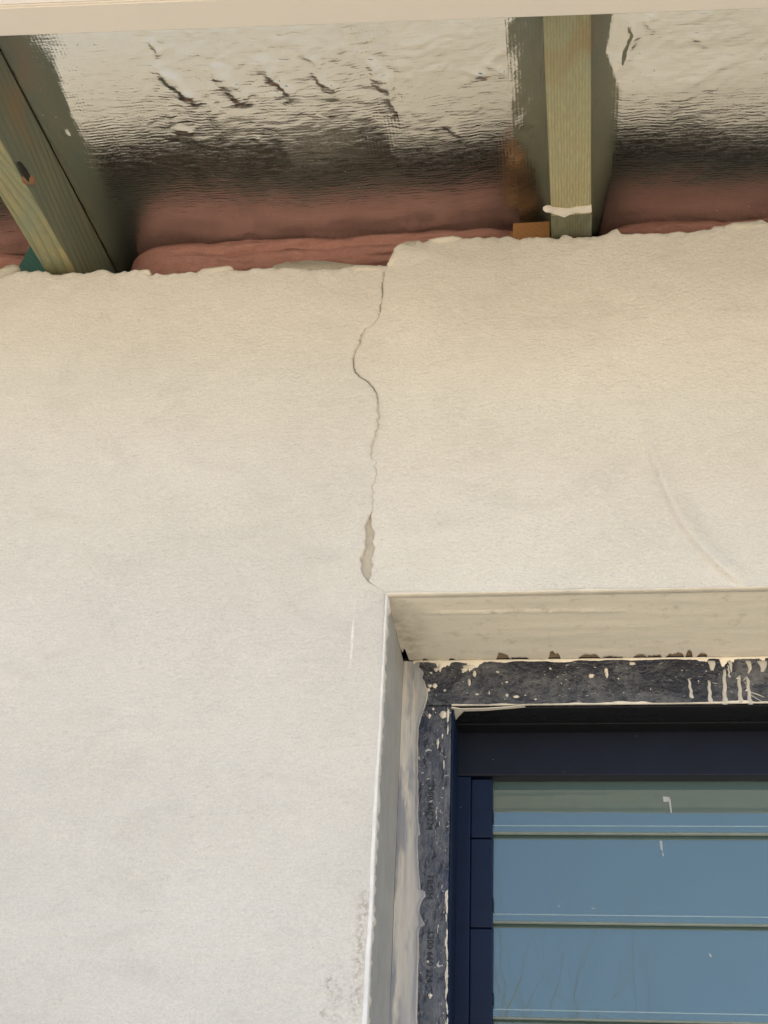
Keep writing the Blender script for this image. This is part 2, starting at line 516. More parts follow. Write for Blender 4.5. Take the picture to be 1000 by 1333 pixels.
TH = .0893                                   # roof pitch, about five degrees
def foil_z(y):
    return 2.668 + TH*y
yy = np.array([-.47, 5.0])
rt = bmesh.new()
vsx = [rt.verts.new((x, y, foil_z(y)+dz)) for dz in (.03, .07) for (x, y) in ((-4, -.40), (4.4, -.40), (4.4, 5), (-4, 5))]
for q in ((3, 2, 1, 0), (4, 5, 6, 7), (0, 1, 5, 4), (1, 2, 6, 5), (2, 3, 7, 6), (3, 0, 4, 7)):
    rt.faces.new([vsx[i] for i in q])
tag(bmo('roof', rt, M['roofing']), kind='structure')
sh = bmesh.new()
boxbm(sh, -3.6, -3.5, .1, 4.6, 0, 3.0)
boxbm(sh, 3.9, 4.0, .1, 4.6, 0, 3.0)
boxbm(sh, -3.6, 4.0, 4.6, 4.7, 0, 3.1)
boxbm(sh, -3.5, 3.9, .32, 4.6, 2.44, 2.46)
boxbm(sh, -3.5, 3.9, .32, 4.6, 0.02, .05)
tag(bmo('house_shell', sh, M['shell']), kind='structure')

# ------------------------------------------------------------------ rendered wall
ZH = 2.1336                                   # head of the window opening
YF = .1468                                    # front of the window frame
XJ = -.1548                                   # jamb of the opening
XR, ZS = 1.06, .98                            # far jamb and sill, both outside the picture
wall = thing('rendered_wall', 'cream rendered outside wall with a ragged vertical crack above the window corner', 'wall')

def poly(pts, key, val):
    P = np.array([U(u, v, 'y', 0) for u, v in pts])
    o = np.argsort(P[:, key], kind='stable')
    return P[o][:, key], P[o][:, val]

crack = [(516, 314), (513, 322), (508, 335), (502, 343), (500, 350), (499, 362), (496, 390), (493, 410), (487, 417), (478, 422), (471, 431), (467, 443), (462, 458), (460, 470),
         (462, 483), (469, 490), (478, 495), (486, 503), (491, 512), (492.5, 525), (492, 545), (491, 560), (488, 570), (485, 577), (484, 585), (485, 595), (489, 602),
         (490, 612), (490, 625), (486, 634), (485, 648), (485, 662), (481, 672), (476, 679), (475, 690), (474.5, 702), (477, 710), (473, 716), (470, 725), (469, 738),
         (471, 746), (475, 751), (479, 756), (488, 763), (497, 768), (504, 771)]
cz, cx = poly(crack, 2, 0)
def xb_fn(z):
    x = np.interp(z, cz, cx)
    jit = fbm(z*0, z*0, z, 210, 5, 4)*.0015 + np.abs(fbm(z*0, z*0, z, 90, 6, 2))*.0016 - .0006*((z > ZH+.012) & (z < 2.55))
    return np.where(z < cz[0], XJ, x) + jit
gapv, gapx = zip(*[(300, .5), (350, .7), (420, .7), (500, .7), (525, -1.2), (665, -1.2), (678, 6), (690, 12), (705, 11), (716, 14), (735, 16), (748, 11), (756, 2), (764, 0), (800, 0)])
gz = np.array([U(480, v, 'y', 0)[2] for v in gapv])
def gap_fn(z):
    return np.interp(z, gz[::-1], np.array(gapx)[::-1])*.00068
topL = [(-700, 366), (-200, 360), (0, 357), (22, 355), (34, 352), (60, 351), (68, 355), (76, 356), (90, 353), (110, 352), (130, 349), (140, 352), (150, 354), (170, 351), (190, 350), (194, 357), (206, 355),
        (255, 352), (262, 349), (285, 347), (297, 345), (305, 349), (330, 348), (352, 347), (400, 349), (440, 348), (462, 344), (482, 345), (498, 345), (512, 346)]
topR = [(496, 320), (513, 320), (522, 316), (538, 311), (542, 314), (545, 309), (549, 312), (560, 308), (590, 306), (606, 310), (622, 309), (640, 306), (668, 305), (676, 309), (690, 307), (704, 306), (728, 308), (733, 303),
        (739, 303), (745, 307), (768, 305), (790, 303), (798, 299), (804, 299), (808, 304), (860, 301), (905, 300), (925, 297), (936, 292), (950, 289), (975, 288), (990, 287), (1000, 290), (1200, 292), (1500, 295)]
tlx, tlz = poly(topL, 0, 2)
trx, trz = poly(topR, 0, 2)
def ztop(x, a, b, seed):
    ch = fbm(x, x*0, x*0, 75, seed+5, 3)
    return np.interp(x, a, b) + fbm(x, x*0, x*0, 230, seed, 4)*.0011 + np.round(ch*2.2)/2.2*.0016

ridge = np.array([U(u, v, 'y', 0)[[0, 2]] for u, v in ((832, 540), (850, 600), (868, 645), (885, 680), (905, 708), (930, 735), (955, 755), (975, 766))])
def seg_dist(X, Z, P):
    best = np.full(X.shape, 9.0); sg = np.zeros(X.shape); tt = np.zeros(X.shape)
    for k in range(len(P)-1):
        a, b = P[k], P[k+1]
        d = b-a; L2 = d@d
        t = np.clip(((X-a[0])*d[0]+(Z-a[1])*d[1])/L2, 0, 1)
        dx, dz = X-a[0]-t*d[0], Z-a[1]-t*d[1]
        r = np.hypot(dx, dz)
        s = np.sign(d[0]*(Z-a[1])-d[1]*(X-a[0]))
        k_ = r < best
        best = np.where(k_, r, best); sg = np.where(k_, s, sg); tt = np.where(k_, (k+t)/(len(P)-1), tt)
    return best, sg, tt

def relief(X, Z, dtop, seed):
    y = fbm(X, Z*0, Z, 9, seed, 3)*.0011 + fbm(X, Z*0, Z, 38, seed+9, 3)*.00042
    rough = np.exp(-np.clip(dtop, 0, 1)/.010)
    y = y + rough*(fbm(X, Z*0, Z, 120, seed+3, 4)*.0016)
    y = y + np.exp(-np.clip(dtop, 0, 1)/.035)*fbm(X, Z*0, Z, 45, seed+4, 3)*.0012
    return y

near = np.array([0, .0004, .0008, .0014, .0022, .0033, .005, .0075, .011, .015, .02, .026])

# left coat
zr = np.concatenate([np.linspace(0, 1.70, 18)[:-1], np.linspace(1.70, 2.11, 130)[:-1], np.linspace(2.11, 2.555, 560)])
zr = np.concatenate([zr, [2.5575, 2.559, 2.560]])
off = np.concatenate([[3.5, 2.2, 1.2, .9], np.arange(.70, .03, -.0017), near[::-1]])
ZT, OFF = np.meshgrid(zr, off, indexing='ij')
XL = xb_fn(ZT) - OFF
ZTL = ztop(XL, tlx, tlz, 11)
t = ZT/2.560
ZL = np.where(ZT > 2.3, 2.3 + (ZT-2.3)*(ZTL-2.3)/.26, ZT)
dtop = ZTL - ZL
lipz = np.interp(ZL, [0, ZH-.02, ZH+.01, ZH+.03, 2.3, 2.5, 2.6], [0, 0, .0006, .0020, .0028, .0016, .0010])
YL = relief(XL, ZL, dtop, 1) - lipz*np.exp(-(OFF/.05)**1.3)
YL += np.where(ZL > ZH+.005, 1, .6)*.0018*np.exp(-OFF/.0007)*np.where(ZL < ZH+.02, .3, 1)    # rounded lip
bowl = np.exp(-np.clip(dtop, 0, 1)/.0016)*.003
YL += bowl
def fold(X, Y, Z, seed):
    """turn the ragged top edge back over the core"""
    rows = [(X, Y, Z)]
    for dy, dz in ((.004, .0012), (.010, .0008), (.018, -.003), (.020, -.012)):
        n = fbm(X[-1:], X[-1:]*0+dy*40, Z[-1:]*0, 150, seed, 3)*.0012
        rows.append((X[-1:], Y[-1:]+dy, Z[-1:]+dz+n))
    return [np.concatenate(q) for q in zip(*rows)]
def edge_back(X, Y, Z, right):
    """turn the broken side edge back"""
    c = -1 if right else 0
    sl = slice(-1, None) if right else slice(0, 1)
    xs, ys, zs = X[:, sl], Y[:, sl], Z[:, sl]
    e = 1e-4 if right else -1e-4
    if right:
        return np.hstack([X, xs+.0003]), np.hstack([Y, ys+.012]), np.hstack([Z, zs])
    return np.hstack([xs-.0003, X]), np.hstack([ys+.012, Y]), np.hstack([zs, Z])
XL, YL, ZL = fold(XL, YL, ZL, 3)
XL, YL, ZL = edge_back(XL, YL, ZL, True)
coat = grid('render_coat', XL, YL, ZL, M['render_left'], wall)
tag(coat, 'paler coat of render left of the crack')

# right coat
zr = np.concatenate([np.linspace(ZH+.0005, 2.572, 420), [2.575, 2.5772, 2.5787, 2.5795, 2.58]])
off = np.concatenate([near, np.arange(.03, .52, .0017), [.6, .8, 1.1, 1.6, 2.4, 3.6]])
ZT, OFF = np.meshgrid(zr, off, indexing='ij')
XRt = xb_fn(ZT) + gap_fn(ZT) + OFF
ZTR = ztop(XRt, trx, trz, 21)
ZR = np.where(ZT > 2.4, 2.4 + (ZT-2.4)*(ZTR-2.4)/.18, ZT)
dtop = ZTR - ZR
rd, rs, rt_ = seg_dist(XRt, ZR, ridge)
amp = .0068*np.clip(np.sin(np.clip(rt_, .02, .98)*math.pi)*1.6, 0, 1)
YR = relief(XRt, ZR, dtop, 31)
YR -= amp*np.where(rs > 0, np.exp(-(rd/.014)**2), np.exp(-(rd/.0024)**2))
YR += .0014*np.exp(-OFF/.0007)*np.where(ZR < ZH+.02, .1, 1)
YR += np.exp(-np.clip(dtop, 0, 1)/.0016)*.003
# proud broken corner and a shelf line along the top
sx, sz = XRt, ZR
corner = np.clip(1-np.hypot((XRt-U(525, 330, 'y', 0)[0])/.03, (ZR-U(525, 330, 'y', 0)[2])/.018), 0, 1)
YR -= .003*np.sqrt(corner)
XRt, YR, ZR = fold(XRt, YR, ZR, 5)
XRt, YR, ZR = edge_back(XRt, YR, ZR, False)
coat2 = grid('render_coat', XRt, YR, ZR, M['render_right'], wall)
tag(coat2, 'trowelled coat of render right of the crack, with a curved trowel line')
# darker render strip set back behind the gap in the crack, and the cores
obj('darker_render', [(-.23, .0036, ZH+.012), (-.12, .0036, ZH+.012), (-.12, .0036, 2.535), (-.23, .0036, 2.535)], [(0, 1, 2, 3)], M['darker_render'], wall)
cb = bmesh.new()
boxbm(cb, -3.6, XJ-.004, .021, .058, 0, 2.548)
bmo('panel_core', cb, M['core'], wall)
cb = bmesh.new()
boxbm(cb, XJ-.0035, 3.9, .021, .058, ZH+.012, 2.568)
bmo('panel_core', cb, M['core'], wall)
# wall below the sill and beyond the far jamb (outside the picture)
cb = bmesh.new()
boxbm(cb, XJ+.0005, XR, .001, .20, 0, ZS)
boxbm(cb, XR+.0005, 3.9, .001, .20, 0, ZH)
bmo('render_panel', cb, M['render_right'], wall)
cb = bmesh.new()
boxbm(cb, -3.5, XJ-.012, .06, .29, 0, 2.545)
boxbm(cb, XR+.01, 3.9, .21, .29, 0, 2.52)
boxbm(cb, XJ-.012, XR+.01, .215, .29, 0, ZS)
boxbm(cb, XJ-.012, XR+.01, .06, .29, ZH+.035, 2.565)
bmo('wall_framing', cb, M['cavity'], wall)

# corner bead down the jamb, ragged towards the render, growing wider below
n = 170
zb = np.linspace(.98, ZH-.001, n)
wdt = np.interp(zb, [.98, 1.75, 1.95, 2.05, ZH], [.005, .0044, .003, .0019, .0012])
rag = fbm(zb*0, zb*0, zb, 190, 8, 3)*.0009
xs = [XJ - wdt - rag, XJ - wdt*.6, XJ - .0008, XJ + .0006, XJ + .0008, XJ + .0004]
ys = [zb*0+.0004, zb*0-.0010, zb*0-.0019, zb*0-.0012, zb*0+.003, zb*0+.008]
wob = fbm(zb*0, zb*0, zb, 20, 3, 2)*.0003
grid('corner_bead', np.stack([a+wob for a in xs], 1), np.stack(ys, 1), np.stack([zb]*6, 1), M['bead'], wall)
# ragged bright edge along the head of the opening
n = 420
xh = np.linspace(XJ-.001, XR, n)
hh = .0016 + np.clip(fbm(xh, xh*0, xh*0, 30, 4, 4), -.9, 1)*.0011
hh = np.where(xh < U(600, 770, 'y', 0)[0], hh*1.1, hh)
zz = [ZH + hh + .0006, ZH + hh*.4, ZH - .0006 - hh*.2, ZH - .0012 + xh*0, ZH - .0003 + xh*0]
ys = [xh*0+.0004, xh*0-.0012-hh*.4, xh*0-.0010, xh*0+.003, xh*0+.008]
grid('head_bead', np.stack([xh]*5, 1), np.stack(ys, 1), np.stack(zz, 1), M['lump'], wall)

# reveal linings: head with ragged inner edge and holes to the cavity; jamb skim
xx = np.concatenate([np.arange(XJ, .40, .0015), np.linspace(.41, XR, 20)])
def notch(x):
    d = np.zeros_like(x)
    for u0, u1, dep in ((521.5, 533, .031), (551, 556, .004), (585, 592, .004), (646, 664, .013), (664, 690, .005), (714, 730, .016), (752, 782, .010), (782, 812, .006), (824, 842, .009), (842, 862, .007), (866, 892, .009), (892, 901, .014), (907, 921, .010)):
        x0, x1 = U(u0, 858, 'y', YF)[0], U(u1, 858, 'y', YF)[0]
        d = np.maximum(d, dep*np.clip(2.2*np.sin(np.clip((x-x0)/(x1-x0), 0, 1)*math.pi), 0, 1))
    return d*(1+.35*fbm(x, x*0, x*0, 400, 6, 3)) + np.abs(fbm(x, x*0, x*0, 120, 7, 4))*.0010
nt = notch(xx)
tt = np.concatenate([np.linspace(0, 1, 44)])
Y0 = .003
TY = Y0 + tt[:, None]*((YF-.0004-nt)[None, :]-Y0)
TX = np.repeat(xx[None, :], len(tt), 0)
# a trowel line a third of the way in
yl = U(650, 797, 'z', ZH)[1]
TZ = ZH + fbm(TX*.25, TY, TX*0, 40, 12, 3)*.0006 - .0024*np.exp(-((TY-yl-.002*np.sin(TX*9))/.0014)**2)*np.clip(1-(TX-.03)/.05, 0, 1)*np.clip((TX+.13)/.02, 0, 1)
TX = np.vstack([TX, TX[-1:]]); TY = np.vstack([TY, TY[-1:]+.0004]); TZ = np.vstack([TZ, TZ[-1:]+.006])
grid('head_lining', TX, TY, TZ, M['reveal'], wall, flip=True)
box('lintel_packing', XJ+.018, XR, .061, YF+.06, ZH+.0022, ZH+.03, M['packing'], wall)
zz_ = np.linspace(ZS, ZH, 120)
jy = np.linspace(.003, YF-.0004, 24)
JY, JZ = np.meshgrid(jy, zz_, indexing='xy')
JX = XJ + fbm(JY, JY*0, JZ*.3, 30, 15, 3)*.0004 + .0012*(JY/YF)*0
grid('jamb_lining', JX, JY, JZ, M['jamb'], wall)

# plaster lumps that stand up behind the top edge of the left coat
def lump(pts, y0, y1, mat, seed):
    """a ragged slab of plaster: outline in the plane y0, thickness to y1"""
    P = [U(u, v, 'y', y0) for u, v in pts]
    bm = bmesh.new()
    vs_ = [bm.verts.new((p[0], y0, p[2])) for p in P]
    f = bm.faces.new(vs_)
    r = bmesh.ops.extrude_face_region(bm, geom=[f])
    for v in r['geom']:
        if isinstance(v, bmesh.types.BMVert):
            v.co.y = y1
    bmesh.ops.recalc_face_normals(bm, faces=bm.faces[:])
    bmesh.ops.bevel(bm, geom=bm.edges[:], offset=.0012, segments=2, affect='EDGES')
    return bmo('plaster_lump', bm, mat, wall, True)
lump([(352, 352), (356, 344), (368, 342), (374, 339), (379, 341), (400, 337.5), (425, 339), (450, 342), (472, 345), (480, 352)], .0215, .026, M['darker_render'], 1)
lump([(-20, 362), (-20, 350), (2, 349), (8, 345), (18, 343), (25, 346), (24, 350), (19, 351), (20, 362)], .022, .036, M['lump'], 2)

for pts in ([(503, 346), (508, 335), (515, 320), (524, 316.5), (538, 312), (543, 316), (540, 326), (532, 332), (520, 337), (511, 343)],
            [(556, 311), (575, 307.5), (590, 305.5), (604, 309), (590, 311), (570, 314)],
            [(940, 295), (955, 288.5), (988, 286.5), (1003, 291), (990, 294), (960, 297)],
            [(455, 350), (462, 343.5), (480, 344), (498, 345.5), (497, 351), (475, 352.5)],
            [(255, 356), (262, 349), (285, 346), (298, 344.5), (304, 349), (285, 352)],
            [(176, 353), (186, 349.5), (195, 350), (195, 357), (188, 355)]):
    lump(pts, -.0016, .010, M['lump'], 3)

# ------------------------------------------------------------------ louvre window
win = thing('louvre_window', 'navy aluminium louvre window set back in the plastered wall opening', 'window')
ZF = 2.0842                                    # underside of the head flange
XF = -.1041                                    # inner side of the jamb flange
YG = .2142                                     # plane of the inner frame
bm = bmesh.new(); boxbm(bm, XJ+.0003, XR, YF, YG-.0005, ZF, ZH+.008, .0012); fr_head = bmo('head_frame', bm, M['flange'], win)
bm = bmesh.new(); boxbm(bm, XJ+.0003, XF, YF+.0006, YG-.0005, ZS, ZF-.0004, .0012); fr_jamb = bmo('jamb_frame', bm, M['flange_jamb'], win)
# returns of the frame: dark underside of the head with a groove, dark side of the jamb
gy = U(800, 938, 'z', ZF)[1]
box('head_return', XF+.0006, XR, YF+.004, gy-.0012, ZF-.0022, ZF-.0002, M['dark'], win, .0006)
box('head_return', XF+.0006, XR, gy+.0012, YG-.001, ZF-.0030, ZF-.0002, M['dark'], win, .0006)
box('jamb_return', XF+.0002, XF+.0022, YF+.003, YG-.001, ZS, ZF-.0032, M['navy'], win, .0006)
ZT_ = 2.0342
box('head_rail', XF-.01, XR, YG, YG+.05, ZT_, ZF+.004, M['rail'], win, .0015)
box('jamb_stile', XF-.006, -.0886, YG+.0006, YG+.05, ZS, ZT_-.0004, M['navy'], win, .001)
# louvre blades, each a tilted sheet of glass in its clip
PIT = .0885
TILT = rad(5.6)
zl = [1.9778 - .0895*i for i in range(11)]     # lower edge of each blade
dy_, dz_ = -math.sin(TILT), -math.cos(TILT)
def blade(zlow, hgt, first):
    """pane: lower edge leans out, ground edge facing us"""
    bm = bmesh.new()
    x0, x1 = -.0668, XR-.05
    yb = YG + .012
    low = np.array([yb, zlow]); up = low - np.array([dy_, dz_])*hgt
    th = np.array([math.cos(TILT), -math.sin(TILT)])*.006
    pr = [low, up, up+th, low+th]
    a = [bm.verts.new((x0, p[0], p[1])) for p in pr]; b = [bm.verts.new((x1, p[0], p[1])) for p in pr]
    fs = [bm.faces.new((a[i], b[i], b[(i+1) % 4], a[(i+1) % 4])) for i in range(4)] + [bm.faces.new(a[::-1]), bm.faces.new(b)]
    bmesh.ops.recalc_face_normals(bm, faces=bm.faces[:])
    es = [e for e in bm.edges if all(abs(v.co.z-low[1]) < .0012 for v in e.verts) and abs(e.verts[0].co.x-e.verts[1].co.x) > .1]
    bmesh.ops.bevel(bm, geom=es, offset=.0013, segments=2, affect='EDGES')
    me = bpy.data.meshes.new('louvre_blade')
    bm.to_mesh(me); bm.free()
    me.materials.append(M['glass']); me.materials.append(M['glassedge'])
    for p in me.polygons:
        if p.area < .012:
            p.material_index = 1
    o = link('louvre_blade', me, None, win)
    return o
for i, z in enumerate(zl):
    bl = blade(z, .072 if i == 0 else .0885+.010, i == 0)
    el = bmesh.new()
    q0 = np.array([YG+.012, z]) - np.array([dy_, dz_])*.0078
    boxbm(el, -.0662, XR-.051, q0[0]-.0003, q0[0]+.001, q0[1]-.0005, q0[1]+.0005)
    bmo('glass_edge', el, M['glassline'], bl)  # pale strip painted on for the lit edge of the blade behind
    # blade clip in the jamb, with a gap to the next
    ck = bmesh.new()
    z1 = ZT_-.002 if i == 0 else zl[i-1]-.0085
    boxbm(ck, -.0884, -.0664, YG+.004, YG+.045, z-.0075, z1, .0012)
    c = bmo('blade_clip', ck, M['navy'], win)
    st = bmesh.new()
    boxbm(st, -.0664, -.0654, YG+.006, YG+.011, z+.010, z+.022, .0003)
    bmo('clip_stop', st, M['dark'], c)
box('clip_channel', -.0886, -.066, YG+.03, YG+.055, ZS, ZT_-.001, M['dark'], win)

# plaster smeared over the jamb flange
edge = [(546, 862), (545, 868), (552, 876), (549, 882), (553, 888), (557, 900), (556, 912), (552, 924), (548, 934), (545, 948), (544, 975), (544, 1010), (545, 1040), (544, 1066), (546, 1078), (547, 1086), (543.5, 1089),
        (544, 1110), (545, 1136), (547, 1148), (547, 1158), (553, 1160), (554, 1166), (550, 1172), (546, 1180), (546, 1190), (551, 1199), (553, 1204), (547, 1207), (545, 1216), (545, 1240), (544, 1275), (543.5, 1300), (543, 1340), (543, 1600)]
ez, ex = [np.array([U(u, v, 'y', YF)[i] for u, v in edge])[::-1] for i in (2, 0)]
zz_ = np.linspace(ZS+.3, ZH-.0006, 420)
bx = np.interp(zz_, ez, ex) + fbm(zz_*0, zz_*0, zz_, 330, 2, 2)*.0005
s = np.concatenate([np.linspace(0, .9, 14), [.95, .985, 1, 1.0]])
SX = (XJ+.0002) + s[None, :]*(bx[:, None]-XJ)
SZ = np.repeat(zz_[:, None], len(s), 1)
thk = .0022*np.clip(1.15-s, 0.25, 1)
SY = YF - thk[None, :] + fbm(SX, SX*0, SZ*.25, 60, 4, 3)*.0006 - .0010*np.exp(-((s-.96)/.05)**2)[None, :]
SY[:, -1] = YF + .0004
sm = grid('plaster_smear', SX, SY, SZ, M['smear'], win)

# splashes, drips and scraps of plaster on the frame
rng = random.Random(5)
sp = bmesh.new()
def dab(x, y, z, rx, rz, t, rot=0, nrm='y'):
    """one flattened irregular dab"""
    r = bmesh.ops.create_icosphere(sp, subdivisions=3 if max(rx, rz) > .0012 else 1, radius=1)
    ph = rng.random()*9
    for v in r['verts']:
        k = 1 + .75*noise.noise(v.co*1.5 + Vector((ph, ph, 0))) + .4*noise.noise(v.co*3.5 + Vector((0, ph, ph)))
        p = Vector((v.co.x*rx*k, v.co.y*t, v.co.z*rz*k))
        c, s_ = math.cos(rot), math.sin(rot)
        p = Vector((c*p.x-s_*p.z, p.y, s_*p.x+c*p.z))
        if nrm == 'z':
            p = Vector((p.x, p.z, p.y))
        v.co = p + Vector((x, y, z))
def dabpx(u, v, ru, rv, t=.0015, rot=0):
    p = U(u, v, 'y', YF)
    dab(p[0], YF+.0001, p[2], ru*.00072, rv*.00080, t, rot)
for u, v, ru, rv in ((568, 872, 3, 2.5), (573, 869, 2, 5), (604, 872, 4, 3), (612, 868, 8, 2.5), (618, 877, 2, 4), (611, 888, 2, 4), (560, 893, 3, 2), (566, 893, 3, 3), (558, 898, 2, 2), (579, 899, 2, 1.5), (577, 930, 5, 4),
                     (559, 932, 2, 3), (564, 923, 1.5, 1.5), (621, 904, 3, 1), (637, 902, 1, 2), (660, 905, 2, 2), (790, 876, 2.5, 6), (824, 864, 4, 2), (770, 880, 4, 2.5), (672, 907, 4, 1.5), (560, 1296, 2, 2.5), (557, 1252, 1.5, 1.5),
                     (583, 930, 1.5, 8), (583, 950, 1, 6), (570, 968, 1.5, 6), (576, 958, 1, 3), (578, 995, 1, 5)):
    dabpx(u, v, ru, rv)
for _ in range(60):                                       # fine spatter along the head, denser by the corner
    u = 548 + 455*rng.random()**1.15
    v = 868 + 44*rng.random()
    r = .35 + .9*rng.random()**2.5
    dabpx(u, v, r*1.6, r, .0004, rng.uniform(-.5, .5))
for _ in range(40):
    v = 925 + 420*rng.random()
    dabpx(566 + 16*rng.random(), v, .3+.6*rng.random()**2, .6+2.2*rng.random()**2, .0004, rng.uniform(-.2, .2))
for _ in range(46):                                        # crusted edge beside the jamb return
    v = 1150 + 200*rng.random()
    dabpx(581.5 + rng.uniform(-1.5, 1), v, .9, 1.5+4*rng.random(), .0006, rng.uniform(-.15, .15))
bmo('plaster_splash', sp, M['splash'], win, True)['kind'] = 'stuff'
# whitish crust along the lower edge of the head flange
n = 380
xc = np.linspace(XF, .40, n)
cw = np.clip(.0006 + fbm(xc, xc*0, xc*0, 45, 9, 4)*.0013, .00005, .003)
grid('edge_crust', np.stack([xc]*4, 1), np.stack([xc*0+YF-.0002, xc*0+YF-.0009, xc*0+YF-.0006, xc*0+YF+.002], 1), np.stack([ZF+cw*1.4, ZF+cw*.5, ZF-cw*.35-.0002, ZF-.0003+xc*0], 1), M['splash'], win)
# cream line of filler between the soffit and the frame
n = 900
xk = np.linspace(XJ+.01, .40, n)
xa_, xb_, xc_ = U(640, 865, 'y', YF)[0], U(928, 865, 'y', YF)[0], U(905, 865, 'y', YF)[0]
more = np.clip((xa_-xk)/.02, 0, 1) + np.clip((xk-xc_)/.02, 0, 1)
cw = np.clip(.0006 + fbm(xk, xk*0, xk*0, 60, 19, 4)*.0008 + more*np.maximum(0, fbm(xk, xk*0, xk*0, 130, 23, 4)+.12)*.0042, .0002, .006)
grid('filler_line', np.stack([xk]*4, 1), np.stack([xk*0+YF+.0002, xk*0+YF-.0008, xk*0+YF-.0010, xk*0+YF-.0006], 1), np.stack([ZH-.0008-cw*2.2, ZH-.0012-cw, ZH-.0006+xk*0, ZH+.0004+xk*0], 1), M['reveal'], win)
# drips that ran down the head flange at the right
dm = bmesh.new()
def drip(pts, w, mat=None):
    P = [Vector(U(u, v, 'y', YF)) for u, v in pts]
    prev = None
    for i, p in enumerate(P):
        ww = w[i]*.00072
        t_ = .0004 + ww*.28
        ring = [dm.verts.new((p.x-ww, YF+.0002, p.z)), dm.verts.new((p.x-ww*.5, YF-t_, p.z)), dm.verts.new((p.x+ww*.5, YF-t_, p.z)), dm.verts.new((p.x+ww, YF+.0002, p.z))]
        if prev:
            for k in range(3):
                dm.faces.new((prev[k], prev[k+1], ring[k+1], ring[k]))
        else:
            dm.faces.new(ring[::-1])
        prev = ring
    dm.faces.new(prev)
for x0, v0, x1, v1, w in ((897, 884, 901, 909, 2.6), (923, 886, 925, 914, 3.0), (943, 872, 944, 917, 3.4), (962, 880, 964.5, 916, 3.3), (973, 882, 977, 917, 3.2), (948, 866, 950, 882, 1.6)):
    k = 9
    drip([(x0+(x1-x0)*i/k + .6*math.sin(i*1.7+x0), v0+(v1-v0)*i/k) for i in range(k+1)], [w*(.55+.35*(i/k)**.5 + (.35 if i == k-1 else 0)) for i in range(k+1)])
for pts, w in (([(968, 886), (972, 881), (976, 887)], [1, 1.6, 1]), ([(977, 901), (986, 904), (996, 908)], [2.2, 2.2, .8]), ([(978, 905), (986, 910), (992, 913)], [1.2, 1.2, .5]), ([(928, 889), (933, 890), (936, 890)], [1.4, 1.6, 1])):
    drip(pts, w)
for u, w in ((926, 1.), (950, .5), (974, .7), (992, 1.2), (1004, .8)):
    drip([(u, 861), (u+1.5, 865), (u+3*rng.random(), 868+3*rng.random()), (u+3.5*rng.random(), 872+6*rng.random())], [6*w, 4.6*w, 3.4*w, 1.8*w])
bmesh.ops.recalc_face_normals(dm, faces=dm.faces[:])
bmo('plaster_drip', dm, M['drip'], win, True)['kind'] = 'stuff'
# strip of torn tape left under the head flange
tp = bmesh.new()
pt = [(588, 921), (600, 923), (630, 922.5), (660, 920.5), (682, 918), (684, 921), (660, 923), (630, 925.5), (604, 926), (600, 930), (593, 938), (588.5, 934)]
vv = [tp.verts.new(Vector(U(u, v, 'z', ZF-.0032))) for u, v in pt]
f = tp.faces.new(vv)
r = bmesh.ops.extrude_face_region(tp, geom=[f])
for v in r['geom']:
    if isinstance(v, bmesh.types.BMVert):
        v.co.z += .0008
bmesh.ops.recalc_face_normals(tp, faces=tp.faces[:])
bmo('torn_tape', tp, M['splash'], win)

# print on the protective film: upside down under the head, sideways down the jamb
def under_text(u, v, txt, size):
    p = U(u, v, 'z', ZF-.0022)
    mw = Matrix.Translation((p[0], p[1], ZF-.0024)) @ Matrix(((-1, 0, 0, 0), (0, 1, 0, 0), (0, 0, -1, 0), (0, 0, 0, 1)))
    mesh_text('film_print', txt, size, M['ink'], mw, win)
for uc in (652, 805, 990):
    under_text(uc, 929, 'After installation 1300 660 224', .0072)
    under_text(uc, 935, 'Please REMOVE film in 90 Days', .0072)
def jamb_text(u, v, txt, size):
    p = U(u, v, 'y', YF)
    mw = Matrix.Translation((p[0], YF-.0002, p[2])) @ Matrix(((0, 1, 0, 0), (0, 0, -1, 0), (-1, 0, 0, 0), (0, 0, 0, 1)))
    mesh_text('film_print', txt, size, M['ink'], mw, win)
jamb_text(557, 1050, '1300 660 224', .0085)
jamb_text(556, 1155, 'FROM', .0085)
jamb_text(556, 1245, '1300 660 224', .0085)
def head_text(u, v, txt, size):
    p = U(u, v, 'y', YF)
    mw = Matrix.Translation((p[0], YF-.0002, p[2])) @ Matrix(((-1, 0, 0, 0), (0, 0, -1, 0), (0, -1, 0, 0), (0, 0, 0, 1)))
    mesh_text('film_print', txt, size, M['ink'], mw, win)
head_text(860, 893, '1300 660 224', .008)

# bird-lime streaks on the glass
dg = bmesh.new()
def on_glass(u, v):
    i = 0 if v < 1083 else (1 if v < 1204 else 2)
    o = np.array([0, YG+.012, zl[i]]); nrm = np.array([0, -math.cos(TILT), math.sin(TILT)])
    d = _f + CR*((u-500)/FPX) - CU*((v-666.5)/FPX)
    t_ = ((o-CP)@nrm)/(d@nrm)
    return CP + d*t_ + nrm*.0003
for pts in ([(863, 1037), (872, 1038), (870, 1044), (864, 1044)], [(870, 1040), (873, 1040), (875, 1058), (873.5, 1059)], [(859, 1094), (862, 1095), (863, 1108), (860, 1106)], [(862, 1108), (865, 1114), (863, 1115)], [(726, 1181), (729, 1178), (728, 1181)], [(770, 1182), (775, 1183), (772, 1184)], [(923, 1241), (926, 1243), (927, 1247), (924, 1245)]):
    dg.faces.new([dg.verts.new(on_glass(*p)) for p in pts])
bmo('lime_streak', dg, M['haze'], win)['kind'] = 'stuff'

